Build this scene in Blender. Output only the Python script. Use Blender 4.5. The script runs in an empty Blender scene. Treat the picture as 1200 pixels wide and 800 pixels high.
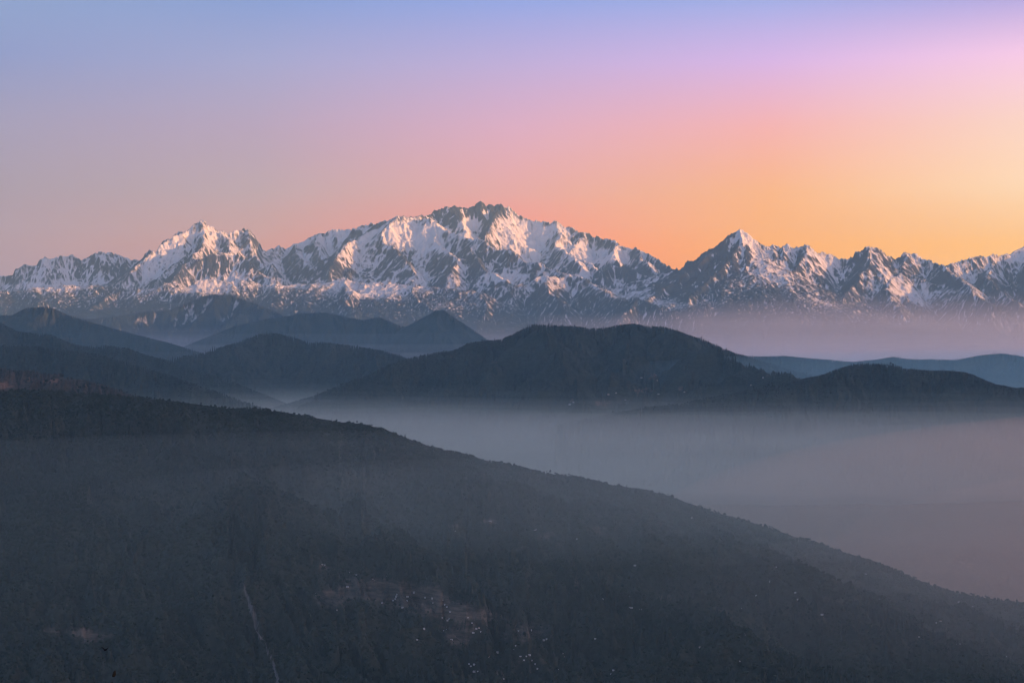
import bpy, math, random, time
import numpy as np
T0 = time.time()
S = bpy.context.scene
COL = S.collection
R = math.radians
F = 2239.0          # focal length in units of the 1200 px wide picture
EYE = 425.0         # picture row of the true horizon
f4 = np.float32

# ------------------------------------------------------------------ camera
cam_d = bpy.data.cameras.new('camera')
cam = bpy.data.objects.new('camera', cam_d)
COL.objects.link(cam)
cam.location = (0, 0, 0)
cam.rotation_euler = (R(90), 0, 0)
cam_d.sensor_width = 36.0
cam_d.lens = 36.0 * F / 1200.0
cam_d.shift_y = 25.0 / 1200.0
cam_d.clip_start = 0.5
cam_d.clip_end = 250000.0
S.camera = cam
S.render.resolution_x, S.render.resolution_y = 1024, 682

# ------------------------------------------------------------------ world
SUN_AZ, SUN_EL = 107.0, 8.0          # degrees clockwise from the view direction, and above the horizon
def lin(c):
    c = np.array(c, float) / 255.0
    return np.where(c <= 0.04045, c / 12.92, ((c + 0.055) / 1.055) ** 2.4)
def px_el(y): return math.degrees(math.atan((EYE - y) / F))
# colours of the dusk sky by azimuth (rows: 5 azimuths) and elevation (cols)
SKY_AZ = [-15.0, -7.6, 0.0, 7.6, 15.0]
SKY_ROWS = [290, 225, 150, 75, 0]
SKY = [
 [(180,162,168),(174,159,171),(168,159,184),(150,158,199),(141,161,205)],
 [(200,167,166),(192,166,171),(185,165,187),(166,166,206),(142,161,212)],
 [(238,168,140),(232,167,161),(221,171,192),(191,172,216),(152,166,226)],
 [(254,184,114),(254,181,136),(247,178,174),(217,178,226),(167,173,231)],
 [(253,197,138),(255,210,168),(255,210,190),(247,199,223),(191,173,226)],
]
SKY = [[tuple(v + 0.10 * (sum(c) / 3 - v) + 2 for v in c) for c in row] for row in SKY]
SKY_GAIN = [[[0.637, 0.451, 0.43], [0.57, 0.486, 0.487], [0.528, 0.502, 0.546], [0.46, 0.492, 0.567], [0.481, 0.531, 0.568]], [[0.766, 0.459, 0.32], [0.616, 0.53, 0.496], [0.569, 0.507, 0.541], [0.522, 0.524, 0.565], [0.427, 0.496, 0.568]], [[0.906, 0.34, 0.119], [0.687, 0.534, 0.454], [0.624, 0.531, 0.555], [0.556, 0.522, 0.575], [0.448, 0.512, 0.586]], [[0.822, 0.567, 0.011], [0.696, 0.569, 0.27], [0.639, 0.531, 0.514], [0.571, 0.532, 0.6], [0.418, 0.509, 0.575]], [[0.838, 0.64, 0.139], [0.714, 0.685, 0.558], [0.617, 0.592, 0.577], [0.593, 0.55, 0.62], [0.326, 0.42, 0.554]]]
#SKYGAIN#
w = bpy.data.worlds.new('World'); S.world = w
w.use_nodes = True
nt = w.node_tree; nt.nodes.clear()
def N(t, typ, **kw):
    n = t.nodes.new(typ)
    for k, v in kw.items(): setattr(n, k, v)
    return n
def mth(t, op, a, b=None, c=None, clamp=False):
    n = N(t, 'ShaderNodeMath', operation=op); n.use_clamp = clamp
    for i, v in enumerate((a, b, c)):
        if v is None: continue
        if isinstance(v, (int, float)): n.inputs[i].default_value = v
        else: t.links.new(v, n.inputs[i])
    return n.outputs[0]
def mix(t, fac, a, b, typ='RGBA', blend='MIX'):
    n = N(t, 'ShaderNodeMix', data_type=typ)
    if typ == 'RGBA': n.blend_type = blend; ia, ib, io = 6, 7, 2
    else: ia, ib, io = 2, 3, 0
    for i, v in ((0, fac), (ia, a), (ib, b)):
        if isinstance(v, (int, float)): n.inputs[i].default_value = v
        elif isinstance(v, (tuple, list)): n.inputs[i].default_value = tuple(v) if len(v) == 4 else tuple(v) + (1,)
        else: t.links.new(v, n.inputs[i])
    return n.outputs[io]
tc = N(nt, 'ShaderNodeTexCoord')
sep = N(nt, 'ShaderNodeSeparateXYZ'); nt.links.new(tc.outputs['Generated'], sep.inputs[0])
el = mth(nt, 'MULTIPLY', mth(nt, 'ARCSINE', sep.outputs['Z']), 180 / math.pi)
az = mth(nt, 'MULTIPLY', mth(nt, 'ARCTAN2', sep.outputs['X'], sep.outputs['Y']), 180 / math.pi)
elf = mth(nt, 'DIVIDE', mth(nt, 'ADD', el, 2.0), 40.0, clamp=True)
HIGH = [(19, (160,173,212)), (26, (155,174,214)), (38, (135,160,208))]
cols = []
for i in range(5):
    r = N(nt, 'ShaderNodeValToRGB'); r.color_ramp.interpolation = 'EASE' if False else 'LINEAR'
    st = [(0.0, tuple(np.array(lin(SKY[i][0])) * SKY_GAIN[i][0]))]
    for j in range(5):
        st.append(((px_el(SKY_ROWS[j]) + 2) / 40.0, tuple(np.array(lin(SKY[i][j])) * SKY_GAIN[i][j])))
    for e_, c_ in HIGH: st.append(((e_ + 2) / 40.0, tuple(lin(c_))))
    els = r.color_ramp.elements
    while len(els) < len(st): els.new(0.5)
    for k, (p_, c_) in enumerate(st):
        els[k].position = p_; els[k].color = (c_[0], c_[1], c_[2], 1)
    nt.links.new(elf, r.inputs[0]); cols.append(r.outputs[0])
cur = cols[0]
for i in range(4):
    a0, a1 = SKY_AZ[i], SKY_AZ[i + 1]
    fac = mth(nt, 'DIVIDE', mth(nt, 'SUBTRACT', az, a0), a1 - a0, clamp=True)
    cur = mix(nt, fac, cur, cols[i + 1])
sky = N(nt, 'ShaderNodeTexSky', sky_type='NISHITA')
sky.sun_disc = False
sky.sun_elevation = R(SUN_EL); sky.sun_rotation = R(SUN_AZ)
sky.altitude = 2500; sky.air_density = 1.0; sky.dust_density = 1.5; sky.ozone_density = 3.0
bg1 = N(nt, 'ShaderNodeBackground'); nt.links.new(sky.outputs[0], bg1.inputs[0]); bg1.inputs[1].default_value = 0.10
bg2 = N(nt, 'ShaderNodeBackground'); nt.links.new(cur, bg2.inputs[0]); bg2.inputs[1].default_value = 1.0
ms = N(nt, 'ShaderNodeMixShader')
nt.links.new(mth(nt, 'DIVIDE', mth(nt, 'SUBTRACT', el, 24.0), 30.0, clamp=True), ms.inputs[0])
nt.links.new(bg2.outputs[0], ms.inputs[1]); nt.links.new(bg1.outputs[0], ms.inputs[2])
# warm glow of the low sun, outside the picture to the right
def gauss(v, c, sg):
    d = mth(nt, 'DIVIDE', mth(nt, 'SUBTRACT', v, c), sg)
    return mth(nt, 'EXPONENT', mth(nt, 'MULTIPLY', mth(nt, 'MULTIPLY', d, d), -1.0))
gl = mth(nt, 'MULTIPLY', gauss(az, SUN_AZ, 48.0), gauss(el, 6.0, 24.0))
bg3 = N(nt, 'ShaderNodeBackground'); bg3.inputs[0].default_value = (1.0, 0.46, 0.20, 1)
nt.links.new(mth(nt, 'MULTIPLY', gl, 1.3), bg3.inputs[1])
ad = N(nt, 'ShaderNodeAddShader'); nt.links.new(ms.outputs[0], ad.inputs[0]); nt.links.new(bg3.outputs[0], ad.inputs[1])
wo = N(nt, 'ShaderNodeOutputWorld'); nt.links.new(ad.outputs[0], wo.inputs[0])

# ------------------------------------------------------------------ sun
sd = bpy.data.lights.new('sun', 'SUN'); sun = bpy.data.objects.new('sun', sd); COL.objects.link(sun)
sd.energy = 5.0; sd.angle = R(0.5); sd.color = (1.0, 0.43, 0.14)
sun.rotation_euler = (R(90 - SUN_EL), 0, R(180 - SUN_AZ))   # light comes from azimuth SUN_AZ
sun.location = (2000, 0, 3000)

# ------------------------------------------------------------------ exposure / cycles
S.view_settings.view_transform = 'Standard'; S.view_settings.look = 'None'
S.view_settings.exposure = 0.95; S.view_settings.gamma = 1.0
S.view_settings.use_curve_mapping = False
S.render.engine = 'CYCLES'
cy = S.cycles
cy.use_denoising = True; cy.denoising_input_passes = 'RGB_ALBEDO_NORMAL'; cy.denoising_prefilter = 'ACCURATE'
cy.pixel_filter_type = 'BLACKMAN_HARRIS'; cy.filter_width = 1.0
cy.use_adaptive_sampling = True; cy.adaptive_threshold = 0.01
cy.max_bounces = 12; cy.diffuse_bounces = 2; cy.glossy_bounces = 1; cy.transmission_bounces = 2
cy.volume_bounces = 6; cy.transparent_max_bounces = 64

# ------------------------------------------------------------------ materials
def newmat(name):
    m = bpy.data.materials.new(name); m.use_nodes = True
    t = m.node_tree; t.nodes.clear()
    o = N(t, 'ShaderNodeOutputMaterial'); b = N(t, 'ShaderNodeBsdfPrincipled')
    b.inputs['Roughness'].default_value = 0.95
    b.inputs['Specular IOR Level'].default_value = 0.1
    t.links.new(b.outputs[0], o.inputs[0])
    return m, t, b
def noise(t, scale, detail=4, rough=0.6, coord=None):
    n = N(t, 'ShaderNodeTexNoise'); n.inputs['Scale'].default_value = scale
    n.inputs['Detail'].default_value = detail; n.inputs['Roughness'].default_value = rough
    if coord is None:
        g = N(t, 'ShaderNodeNewGeometry'); coord = g.outputs['Position']
    t.links.new(coord, n.inputs['Vector'])
    return n.outputs[0]
def ramp(t, v, stops):
    r = N(t, 'ShaderNodeValToRGB'); e = r.color_ramp.elements
    while len(e) < len(stops): e.new(0.5)
    for k, (p, c) in enumerate(stops): e[k].position = p; e[k].color = tuple(c) + (1,) if len(c) == 3 else c
    t.links.new(v, r.inputs[0]); return r.outputs[0]
def attr(t, name):
    a = N(t, 'ShaderNodeAttribute'); a.attribute_name = name; return a.outputs['Fac']

def mat_mountain():
    m, t, b = newmat('snow_and_rock')
    snow = attr(t, 'snow'); rock = attr(t, 'tone')
    n1 = noise(t, 1 / 130.0, 8, 0.72)
    n2 = noise(t, 1 / 48.0, 4, 0.65)
    s = mth(t, 'ADD', snow, mth(t, 'MULTIPLY', mth(t, 'SUBTRACT', n1, 0.5), 0.6))
    s = mth(t, 'ADD', s, mth(t, 'MULTIPLY', mth(t, 'SUBTRACT', n2, 0.5), 0.45))
    fac = mth(t, 'MULTIPLY', mth(t, 'SUBTRACT', s, 0.30), 2.4, clamp=True)
    rc = ramp(t, rock, [(0.0, (0.011, 0.021, 0.026)), (0.45, (0.016, 0.025, 0.033)), (1.0, (0.034, 0.039, 0.048))])
    rc = mix(t, 1.0, rc, ramp(t, n2, [(0.3, (0.6, 0.6, 0.6)), (0.7, (1.35, 1.35, 1.35))]), blend='MULTIPLY')
    sc_ = mix(t, noise(t, 1 / 90.0, 5, 0.7), (0.52, 0.53, 0.56), (0.80, 0.80, 0.81))
    c = mix(t, fac, rc, sc_)
    t.links.new(c, b.inputs['Base Color'])
    bp = N(t, 'ShaderNodeBump'); bp.inputs['Strength'].default_value = 0.8; bp.inputs['Distance'].default_value = 60.0
    t.links.new(mth(t, 'ADD', n1, mth(t, 'MULTIPLY', n2, 0.35)), bp.inputs['Height']); t.links.new(bp.outputs[0], b.inputs['Normal'])
    return m
def mat_wood(name, dark, light, field, sc=1.0, scar=False):
    m, t, b = newmat(name)
    n1 = noise(t, 1 / (260.0 * sc), 6, 0.6); n2 = noise(t, 1 / (22.0 * sc), 3, 0.6)
    c = mix(t, ramp(t, n1, [(0.35, (0, 0, 0)), (0.7, (1, 1, 1))]), dark, light)
    c = mix(t, 1.0, c, ramp(t, n2, [(0.3, (0.6, 0.6, 0.6)), (0.7, (1.4, 1.4, 1.4))]), blend='MULTIPLY')
    fa = attr(t, 'field')
    n3 = noise(t, 1 / 40.0, 4, 0.65)
    ff = mth(t, 'MULTIPLY', mth(t, 'SUBTRACT', mth(t, 'ADD', fa, mth(t, 'MULTIPLY', mth(t, 'SUBTRACT', n3, 0.5), 1.0)), 0.45), 3.5, clamp=True)
    fc = mix(t, noise(t, 1 / 70.0, 3, 0.6), field, tuple(0.6 * v for v in field))
    gm = N(t, 'ShaderNodeNewGeometry'); vm = N(t, 'ShaderNodeVectorMath', operation='MULTIPLY')     # terrace steps follow the height lines
    vm.inputs[1].default_value = (1 / 70.0, 1 / 70.0, 1 / 9.0); t.links.new(gm.outputs['Position'], vm.inputs[0])
    tr = ramp(t, noise(t, 1.0, 3, 0.6, vm.outputs[0]), [(0.38, (0.45, 0.5, 0.5)), (0.62, (1.3, 1.25, 1.2))])
    fc = mix(t, 1.0, fc, tr, blend='MULTIPLY')
    c = mix(t, ff, c, fc)
    if scar:                                     # bare pale landslip
        sf = mth(t, 'MULTIPLY', mth(t, 'SUBTRACT', mth(t, 'ADD', attr(t, 'scar'), mth(t, 'MULTIPLY', mth(t, 'SUBTRACT', n3, 0.5), 1.6)), 0.42), 2.2, clamp=True)
        c = mix(t, sf, c, mix(t, noise(t, 1 / 14.0, 4, 0.7), (0.05, 0.05, 0.048), (0.21, 0.20, 0.198)))
    t.links.new(c, b.inputs['Base Color'])
    bp = N(t, 'ShaderNodeBump'); bp.inputs['Strength'].default_value = 0.8; bp.inputs['Distance'].default_value = 10.0
    t.links.new(n2, bp.inputs['Height']); t.links.new(bp.outputs[0], b.inputs['Normal'])
    return m
M_MOUNT = mat_mountain()
M_HILL = mat_wood('forested_hill', (0.022, 0.032, 0.028), (0.040, 0.048, 0.036), (0.16, 0.11, 0.085))
M_NEAR = mat_wood('forest_floor', (0.022, 0.028, 0.022), (0.042, 0.044, 0.032), (0.135, 0.110, 0.090), scar=True)
M_BROWN = mat_wood('dry_grass_slope', (0.035, 0.036, 0.028), (0.09, 0.066, 0.05), (0.24, 0.15, 0.11))
M_VALLEY = mat_wood('valley_fields', (0.02, 0.026, 0.022), (0.13, 0.11, 0.085), (0.34, 0.26, 0.20))
def mat_plain(name, col, var=0.25, sc=3.0):
    m, t, b = newmat(name)
    n = noise(t, sc, 3, 0.6)
    lo = tuple(v * (1 - var) for v in col); hi = tuple(v * (1 + var) for v in col)
    t.links.new(ramp(t, n, [(0.3, lo), (0.7, hi)]), b.inputs['Base Color'])
    return m
def mat_leaf(name, a, c):
    m, t, b = newmat(name)
    n = noise(t, 1 / 18.0, 3, 0.6); n9 = noise(t, 1 / 240.0, 5, 0.62)
    n = mth(t, 'ADD', mth(t, 'MULTIPLY', n, 0.5), mth(t, 'MULTIPLY', n9, 0.5))
    t.links.new(ramp(t, n, [(0.38, a), (0.62, c)]), b.inputs['Base Color'])
    return m
M_LEAF = mat_leaf('tree_foliage', (0.012, 0.021, 0.016), (0.036, 0.045, 0.031))
M_LEAFD = mat_leaf('dark_foliage', (0.014, 0.020, 0.017), (0.032, 0.037, 0.029))
M_BARK = mat_plain('bark', (0.07, 0.055, 0.045), 0.3, 2.0)
M_WALL = mat_plain('whitewash', (0.42, 0.40, 0.38), 0.1, 0.6)
M_ROOF = mat_plain('tin_roof', (0.34, 0.35, 0.37), 0.3, 0.08)
M_RROOF = mat_plain('rusty_roof', (0.36, 0.24, 0.19), 0.2, 0.5)
M_BIRD = mat_plain('dark_feathers', (0.010, 0.010, 0.010), 0.3, 30.0)
M_BUD = mat_plain('dry_bud', (0.03, 0.028, 0.02), 0.5, 120.0)
def mat_vol(name, col, dens, aniso=0.0):
    m = bpy.data.materials.new(name); m.use_nodes = True
    t = m.node_tree; t.nodes.clear()
    o = N(t, 'ShaderNodeOutputMaterial'); v = N(t, 'ShaderNodeVolumePrincipled')
    v.inputs['Color'].default_value = tuple(col) + (1,); v.inputs['Density'].default_value = dens
    v.inputs['Anisotropy'].default_value = aniso
    t.links.new(v.outputs[0], o.inputs['Volume'])
    return m

# ------------------------------------------------------------------ object helpers
def tag(o, label=None, cat=None, group=None, kind=None):
    if label: o['label'] = label
    if cat: o['category'] = cat
    if group: o['group'] = group
    if kind: o['kind'] = kind
    return o
def mesh_obj(name, verts, faces, mats, parent=None, smooth=False, midx=None):
    """faces: (n,3) or (n,4) int array, or a list of tuples"""
    me = bpy.data.meshes.new(name)
    v = np.ascontiguousarray(verts, dtype=f4)
    if isinstance(faces, np.ndarray):
        k = faces.shape[1]; n = faces.shape[0]
        me.vertices.add(len(v)); me.vertices.foreach_set('co', v.ravel())
        me.loops.add(n * k); me.loops.foreach_set('vertex_index', np.ascontiguousarray(faces, dtype=np.int32).ravel())
        me.polygons.add(n)
        me.polygons.foreach_set('loop_start', np.arange(0, n * k, k, dtype=np.int32))
        me.update(calc_edges=True)
    else:
        me.from_pydata([tuple(map(float, p)) for p in v], [], faces); me.update()
    for m in (mats if isinstance(mats, (list, tuple)) else [mats]): me.materials.append(m)
    if midx is not None: me.polygons.foreach_set('material_index', np.asarray(midx, dtype=np.int32))
    me.polygons.foreach_set('use_smooth', np.full(len(me.polygons), smooth, dtype=bool))
    o = bpy.data.objects.new(name, me); COL.objects.link(o)
    if parent: o.parent = parent
    return o
def add_attr(o, name, arr):
    a = o.data.attributes.new(name, 'FLOAT', 'POINT'); a.data.foreach_set('value', np.ascontiguousarray(arr, dtype=f4).ravel())
def empty(name, loc):
    o = bpy.data.objects.new(name, None); COL.objects.link(o); o.location = loc
    o.empty_display_size = 2.0; return o
def box_obj(name, lo, hi, mat):
    (x0, y0, z0), (x1, y1, z1) = lo, hi
    v = [(x0,y0,z0),(x1,y0,z0),(x1,y1,z0),(x0,y1,z0),(x0,y0,z1),(x1,y0,z1),(x1,y1,z1),(x0,y1,z1)]
    f = [(0,3,2,1),(4,5,6,7),(0,1,5,4),(1,2,6,5),(2,3,7,6),(3,0,4,7)]
    return mesh_obj(name, np.array(v), f, mat)

# ------------------------------------------------------------------ terrain maths
_rs = np.random.RandomState(7)
PERM = np.concatenate([_rs.permutation(1024)] * 2).astype(np.int32)
ANG = (_rs.rand(1024) * 2 * np.pi).astype(f4); GC, GS = np.cos(ANG), np.sin(ANG)
RX, RY = _rs.rand(1024).astype(f4), _rs.rand(1024).astype(f4)
def hsh(i, j, s): return PERM[PERM[(i + s * 57) & 1023] + ((j + s * 131) & 1023) & 1023]
def perlin(x, y, s=0):
    xi = np.floor(x); yi = np.floor(y); fx = (x - xi).astype(f4); fy = (y - yi).astype(f4)
    xi = xi.astype(np.int32); yi = yi.astype(np.int32)
    ux = fx * fx * fx * (fx * (fx * 6 - 15) + 10); uy = fy * fy * fy * (fy * (fy * 6 - 15) + 10)
    def g(a, b):
        h = hsh(xi + a, yi + b, s); return GC[h] * (fx - a) + GS[h] * (fy - b)
    n0 = g(0, 0); n0 += ux * (g(1, 0) - n0)
    n1 = g(0, 1); n1 += ux * (g(1, 1) - n1)
    return (n0 + uy * (n1 - n0)) * 1.5
def fbm(x, y, s, oct=4, gain=0.5):
    r = 0; a = 1.0; t = 0
    for k in range(oct): r = r + a * perlin(x * 2 ** k, y * 2 ** k, s + k); t += a; a *= gain
    return r / t
def rfbm(x, y, s, oct=4, gain=0.5):
    r = 0; a = 1.0; t = 0
    for k in range(oct): r = r + a * (1 - 2 * np.abs(perlin(x * 2 ** k, y * 2 ** k, s + k))); t += a; a *= gain
    return r / t
def gully(x, y, gx, gy, lam, s):
    """stripes that run down the slope (gx, gy): erosion gullies of wavelength lam"""
    m = np.sqrt(gx * gx + gy * gy) + 1e-4
    kx, ky = -gy / m, gx / m
    px_, py_ = x / lam, y / lam
    ci, cj = np.floor(px_).astype(np.int32), np.floor(py_).astype(np.int32)
    fx, fy = (px_ - ci).astype(f4), (py_ - cj).astype(f4)
    acc = np.zeros_like(fx); ws = np.full_like(fx, 1e-4)
    for i in (-1, 0, 1):
        for j in (-1, 0, 1):
            h = hsh(ci + i, cj + j, s)
            vx = fx - i - RX[h]; vy = fy - j - RY[h]
            wgt = np.exp(-2.6 * (vx * vx + vy * vy))
            acc += wgt * np.cos(6.2832 * (vx * kx + vy * ky)); ws += wgt
    return acc / ws, m
class Grid:
    def __init__(self, px0, px1, step, ys):
        self.px = np.arange(px0, px1 + step * 0.5, step).astype(f4)
        self.u = (self.px - 600.0) / F
        self.ys = np.asarray(ys, dtype=f4)
        self.Y = np.repeat(self.ys[:, None], len(self.u), 1)
        self.X = self.ys[:, None] * self.u[None, :]
        self.step = step
    def grad(self, h):
        hy, hu = np.gradient(h, self.ys, self.u, edge_order=1)
        gx = hu / self.Y
        return gx.astype(f4), (hy - self.u[None, :] * gx).astype(f4)
    def build(self, name, h, mat, smooth=True):
        nr, nc = h.shape
        v = np.stack([self.X, self.Y, h], -1).reshape(-1, 3)
        i = np.arange(nr - 1)[:, None] * nc + np.arange(nc - 1)[None, :]
        f = np.stack([i, i + 1, i + nc + 1, i + nc], -1).reshape(-1, 4)
        return mesh_obj(name, v, f, mat, smooth=smooth)
    def sample(self, h, px, y):
        c = np.clip((px - self.px[0]) / self.step, 0, len(self.px) - 1.001); r = np.interp(y, self.ys, np.arange(len(self.ys)))
        r = np.clip(r, 0, len(self.ys) - 1.001)
        ci, ri = c.astype(int), r.astype(int); a, b = c - ci, r - ri
        return (h[ri, ci] * (1 - a) * (1 - b) + h[ri, ci + 1] * a * (1 - b) + h[ri + 1, ci] * (1 - a) * b + h[ri + 1, ci + 1] * a * b)
def W(px, py, d):       # a sight line and a distance -> a point of the land
    return np.array([(px - 600.0) / F * d, d, (EYE - py) / F * d])
def ridge3(pts): return np.array([W(a, b, c * 1000.0) for a, b, c in pts])
def paint_ridges(g, h, ridges, X, Y, zmin):
    """h = max over ridge segments of (crest height - slope * distance)"""
    for P, k, D0 in ridges:
        for a, b in zip(P[:-1], P[1:]):
            zt = max(a[2], b[2]); span = zt - zmin
            if span <= 0: continue
            rad = D0 * (math.exp(min(3.0, span / (k * D0))) - 1) + 200
            y0, y1 = min(a[1], b[1]) - rad, max(a[1], b[1]) + rad
            r0, r1 = np.searchsorted(g.ys, y0), np.searchsorted(g.ys, y1)
            if r1 <= r0: continue
            ym = max(1000.0, (a[1] + b[1]) / 2)
            c0 = np.searchsorted(g.u, (min(a[0], b[0]) - rad) / ym); c1 = np.searchsorted(g.u, (max(a[0], b[0]) + rad) / ym)
            if c1 <= c0: continue
            x = X[r0:r1, c0:c1]; y = Y[r0:r1, c0:c1]
            dx, dy = f4(b[0] - a[0]), f4(b[1] - a[1]); L = dx * dx + dy * dy + f4(1e-3)
            t = np.clip(((x - f4(a[0])) * dx + (y - f4(a[1])) * dy) / L, 0, 1)
            d = np.sqrt((x - f4(a[0]) - t * dx) ** 2 + (y - f4(a[1]) - t * dy) ** 2)
            hh = f4(a[2]) + t * f4(b[2] - a[2]) - f4(k * D0) * np.log1p(d / f4(D0))
            np.maximum(h[r0:r1, c0:c1], hh, out=h[r0:r1, c0:c1])
def spurs(P, rng, every, zbase, k, D0, slope=0.5, level=1, sides=(-1, 1), front=0.75, drop0=0.02):
    """side ridges that branch off polyline P and fall to zbase"""
    out = []
    seg = np.linalg.norm(np.diff(P[:, :2], axis=0), axis=1); cum = np.concatenate([[0], np.cumsum(seg)])
    s = rng.uniform(0.2, 0.8) * every
    side = 1
    while s < cum[-1]:
        i = min(len(seg) - 1, np.searchsorted(cum, s, side='right') - 1); t = (s - cum[i]) / max(seg[i], 1)
        p = P[i] + (P[i + 1] - P[i]) * t
        d = (P[i + 1] - P[i])[:2]; d = d / (np.linalg.norm(d) + 1e-6)
        side = -side
        nrm = np.array([-d[1], d[0]]) * side
        if level == 1:
            nrm = np.array([-d[1], d[0]])
            if nrm[1] > 0: nrm = -nrm                 # towards the viewer
            if rng.random() > front: nrm = -nrm
        a = rng.uniform(-0.6, 0.6) + (0.5 * np.sign(d[1] * -1) if level == 2 else 0)
        hd = np.array([nrm[0] * math.cos(a) - nrm[1] * math.sin(a), nrm[0] * math.sin(a) + nrm[1] * math.cos(a)])
        if level >= 2: hd = hd + d * 0.7; hd /= np.linalg.norm(hd)
        H = (p[2] - zbase) * (rng.uniform(0.75, 1.0) if level == 1 else rng.uniform(0.35, 0.65))
        if H > 60:
            Ls = H / (slope * rng.uniform(0.8, 1.25)); n = 5
            q = [p - np.array([0, 0, H * drop0])]
            pos = p[:2].copy(); ang = 0
            for m in range(1, n + 1):
                ang += rng.uniform(-0.35, 0.35)
                dd = np.array([hd[0] * math.cos(ang) - hd[1] * math.sin(ang), hd[0] * math.sin(ang) + hd[1] * math.cos(ang)])
                pos = pos + dd * Ls / n
                fr = m / n
                z = p[2] - H * drop0 - H * (fr ** 0.8) * (1 - drop0) + H * 0.05 * rng.uniform(-1, 1)
                q.append(np.array([pos[0], pos[1], z]))
            out.append((np.array(q), k, D0))
        s += every * rng.uniform(0.65, 1.4)
    return out
def conform(g, h, line, zlo, iters=5, smooth=3, jag=0.0, jseed=3, broad=41, reach=60.0):
    """raise or lower the land so that its skyline from the viewpoint runs along `line`"""
    lx = np.array([p[0] for p in line], float); ly = np.array([p[1] for p in line], float)
    tgt = np.interp(g.px, lx, ly)
    if jag: tgt = tgt + jag * (fbm(g.px / 9.0, g.px * 0 + 3.1, jseed, 3) + 0.8 * np.abs(perlin(g.px / 3.3, g.px * 0 + 7.7, jseed + 9)) - 0.25)
    def kern(n):
        k = np.hanning(n + 2)[1:-1]; return k / k.sum()
    ok = (g.px >= lx[0]) & (g.px <= lx[-1]); ci = np.arange(len(g.px))
    for it in range(iters):
        r = (h / g.Y).argmax(0); cur = EYE - F * (h / g.Y)[r, ci]
        dz = (cur - tgt) / F * g.ys[r]
        dz = np.where(ok, dz, np.interp(g.px, g.px[ok], dz[ok]))
        wide = broad if it < 2 else smooth           # first the whole mountain, then only its crest
        dz = np.convolve(np.pad(dz, wide // 2, mode='edge'), kern(wide), 'valid')[:len(g.px)]
        crest = h[r, ci]
        wgt = np.clip((h - zlo) / np.maximum(crest - zlo, 50)[None, :], 0, 1.0) ** 1.3
        if it >= 2:
            wgt = wgt * np.exp(-np.clip(crest[None, :] - h, 0, None) / reach) * np.exp(-np.abs(g.Y - g.ys[r][None, :]) / (reach * 2.5))
        h = h + (dz[None, :] * wgt).astype(f4)
    return h
def sst(a, b, x):
    t = np.clip((x - a) / (b - a), 0, 1); return t * t * (3 - 2 * t)

# ------------------------------------------------------------------ the snow range
SKYLINE = [(-300,300),(-200,312),(-120,305),(-60,318),(0,324),(12,323),(20,314),(28,310),(40,312),(47,305),(53,301),(58,304),(65,303),(72,300),(80,299),(87,300),(95,304),(103,302),(112,297),(118,295),(130,296),(140,299),(150,303),(163,306),(170,297),(176,293),(182,297),(186,288),(190,284),(197,281),(205,274),(213,271),(220,270),(226,265),(232,259),(237,259),(245,264),(255,270),(262,271),(268,273),(278,271),(285,268),(292,268),(297,275),(302,283),(307,290),(312,294),(318,292),(324,289),(332,291),(340,288),(345,286),(352,284),(360,280),(370,275),(376,274),(386,270),(400,269),(412,269),(420,266),(430,263),(440,262),(455,258),(465,253),(472,254),(485,254),(505,250),(515,244),(525,241),(535,242),(545,243),(553,243),(558,239),(563,238),(575,240),(585,239),(588,239),(597,244),(610,253),(620,258),(637,260),(652,260),(660,264),(675,270),(684,273),(695,277),(705,279),(722,282),(730,289),(740,292),(747,291),(757,296),(770,304),(778,308),(788,314),(795,316),(800,313),(804,308),(815,304),(825,297),(832,291),(836,292),(842,285),(850,279),(858,273),(866,269),(872,271),(880,277),(890,285),(900,289),(907,286),(915,290),(921,287),(928,290),(938,289),(946,287),(952,292),(958,296),(968,296),(978,301),(988,304),(1000,300),(1003,294),(1012,294),(1015,289),(1022,289),(1030,291),(1040,299),(1050,303),(1058,298),(1066,295),(1074,298),(1082,303),(1088,304),(1095,308),(1105,311),(1115,309),(1130,304),(1145,301),(1160,299),(1172,299),(1185,296),(1197,291),(1215,288),(1260,298),(1330,285),(1420,300),(1500,292)]
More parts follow.
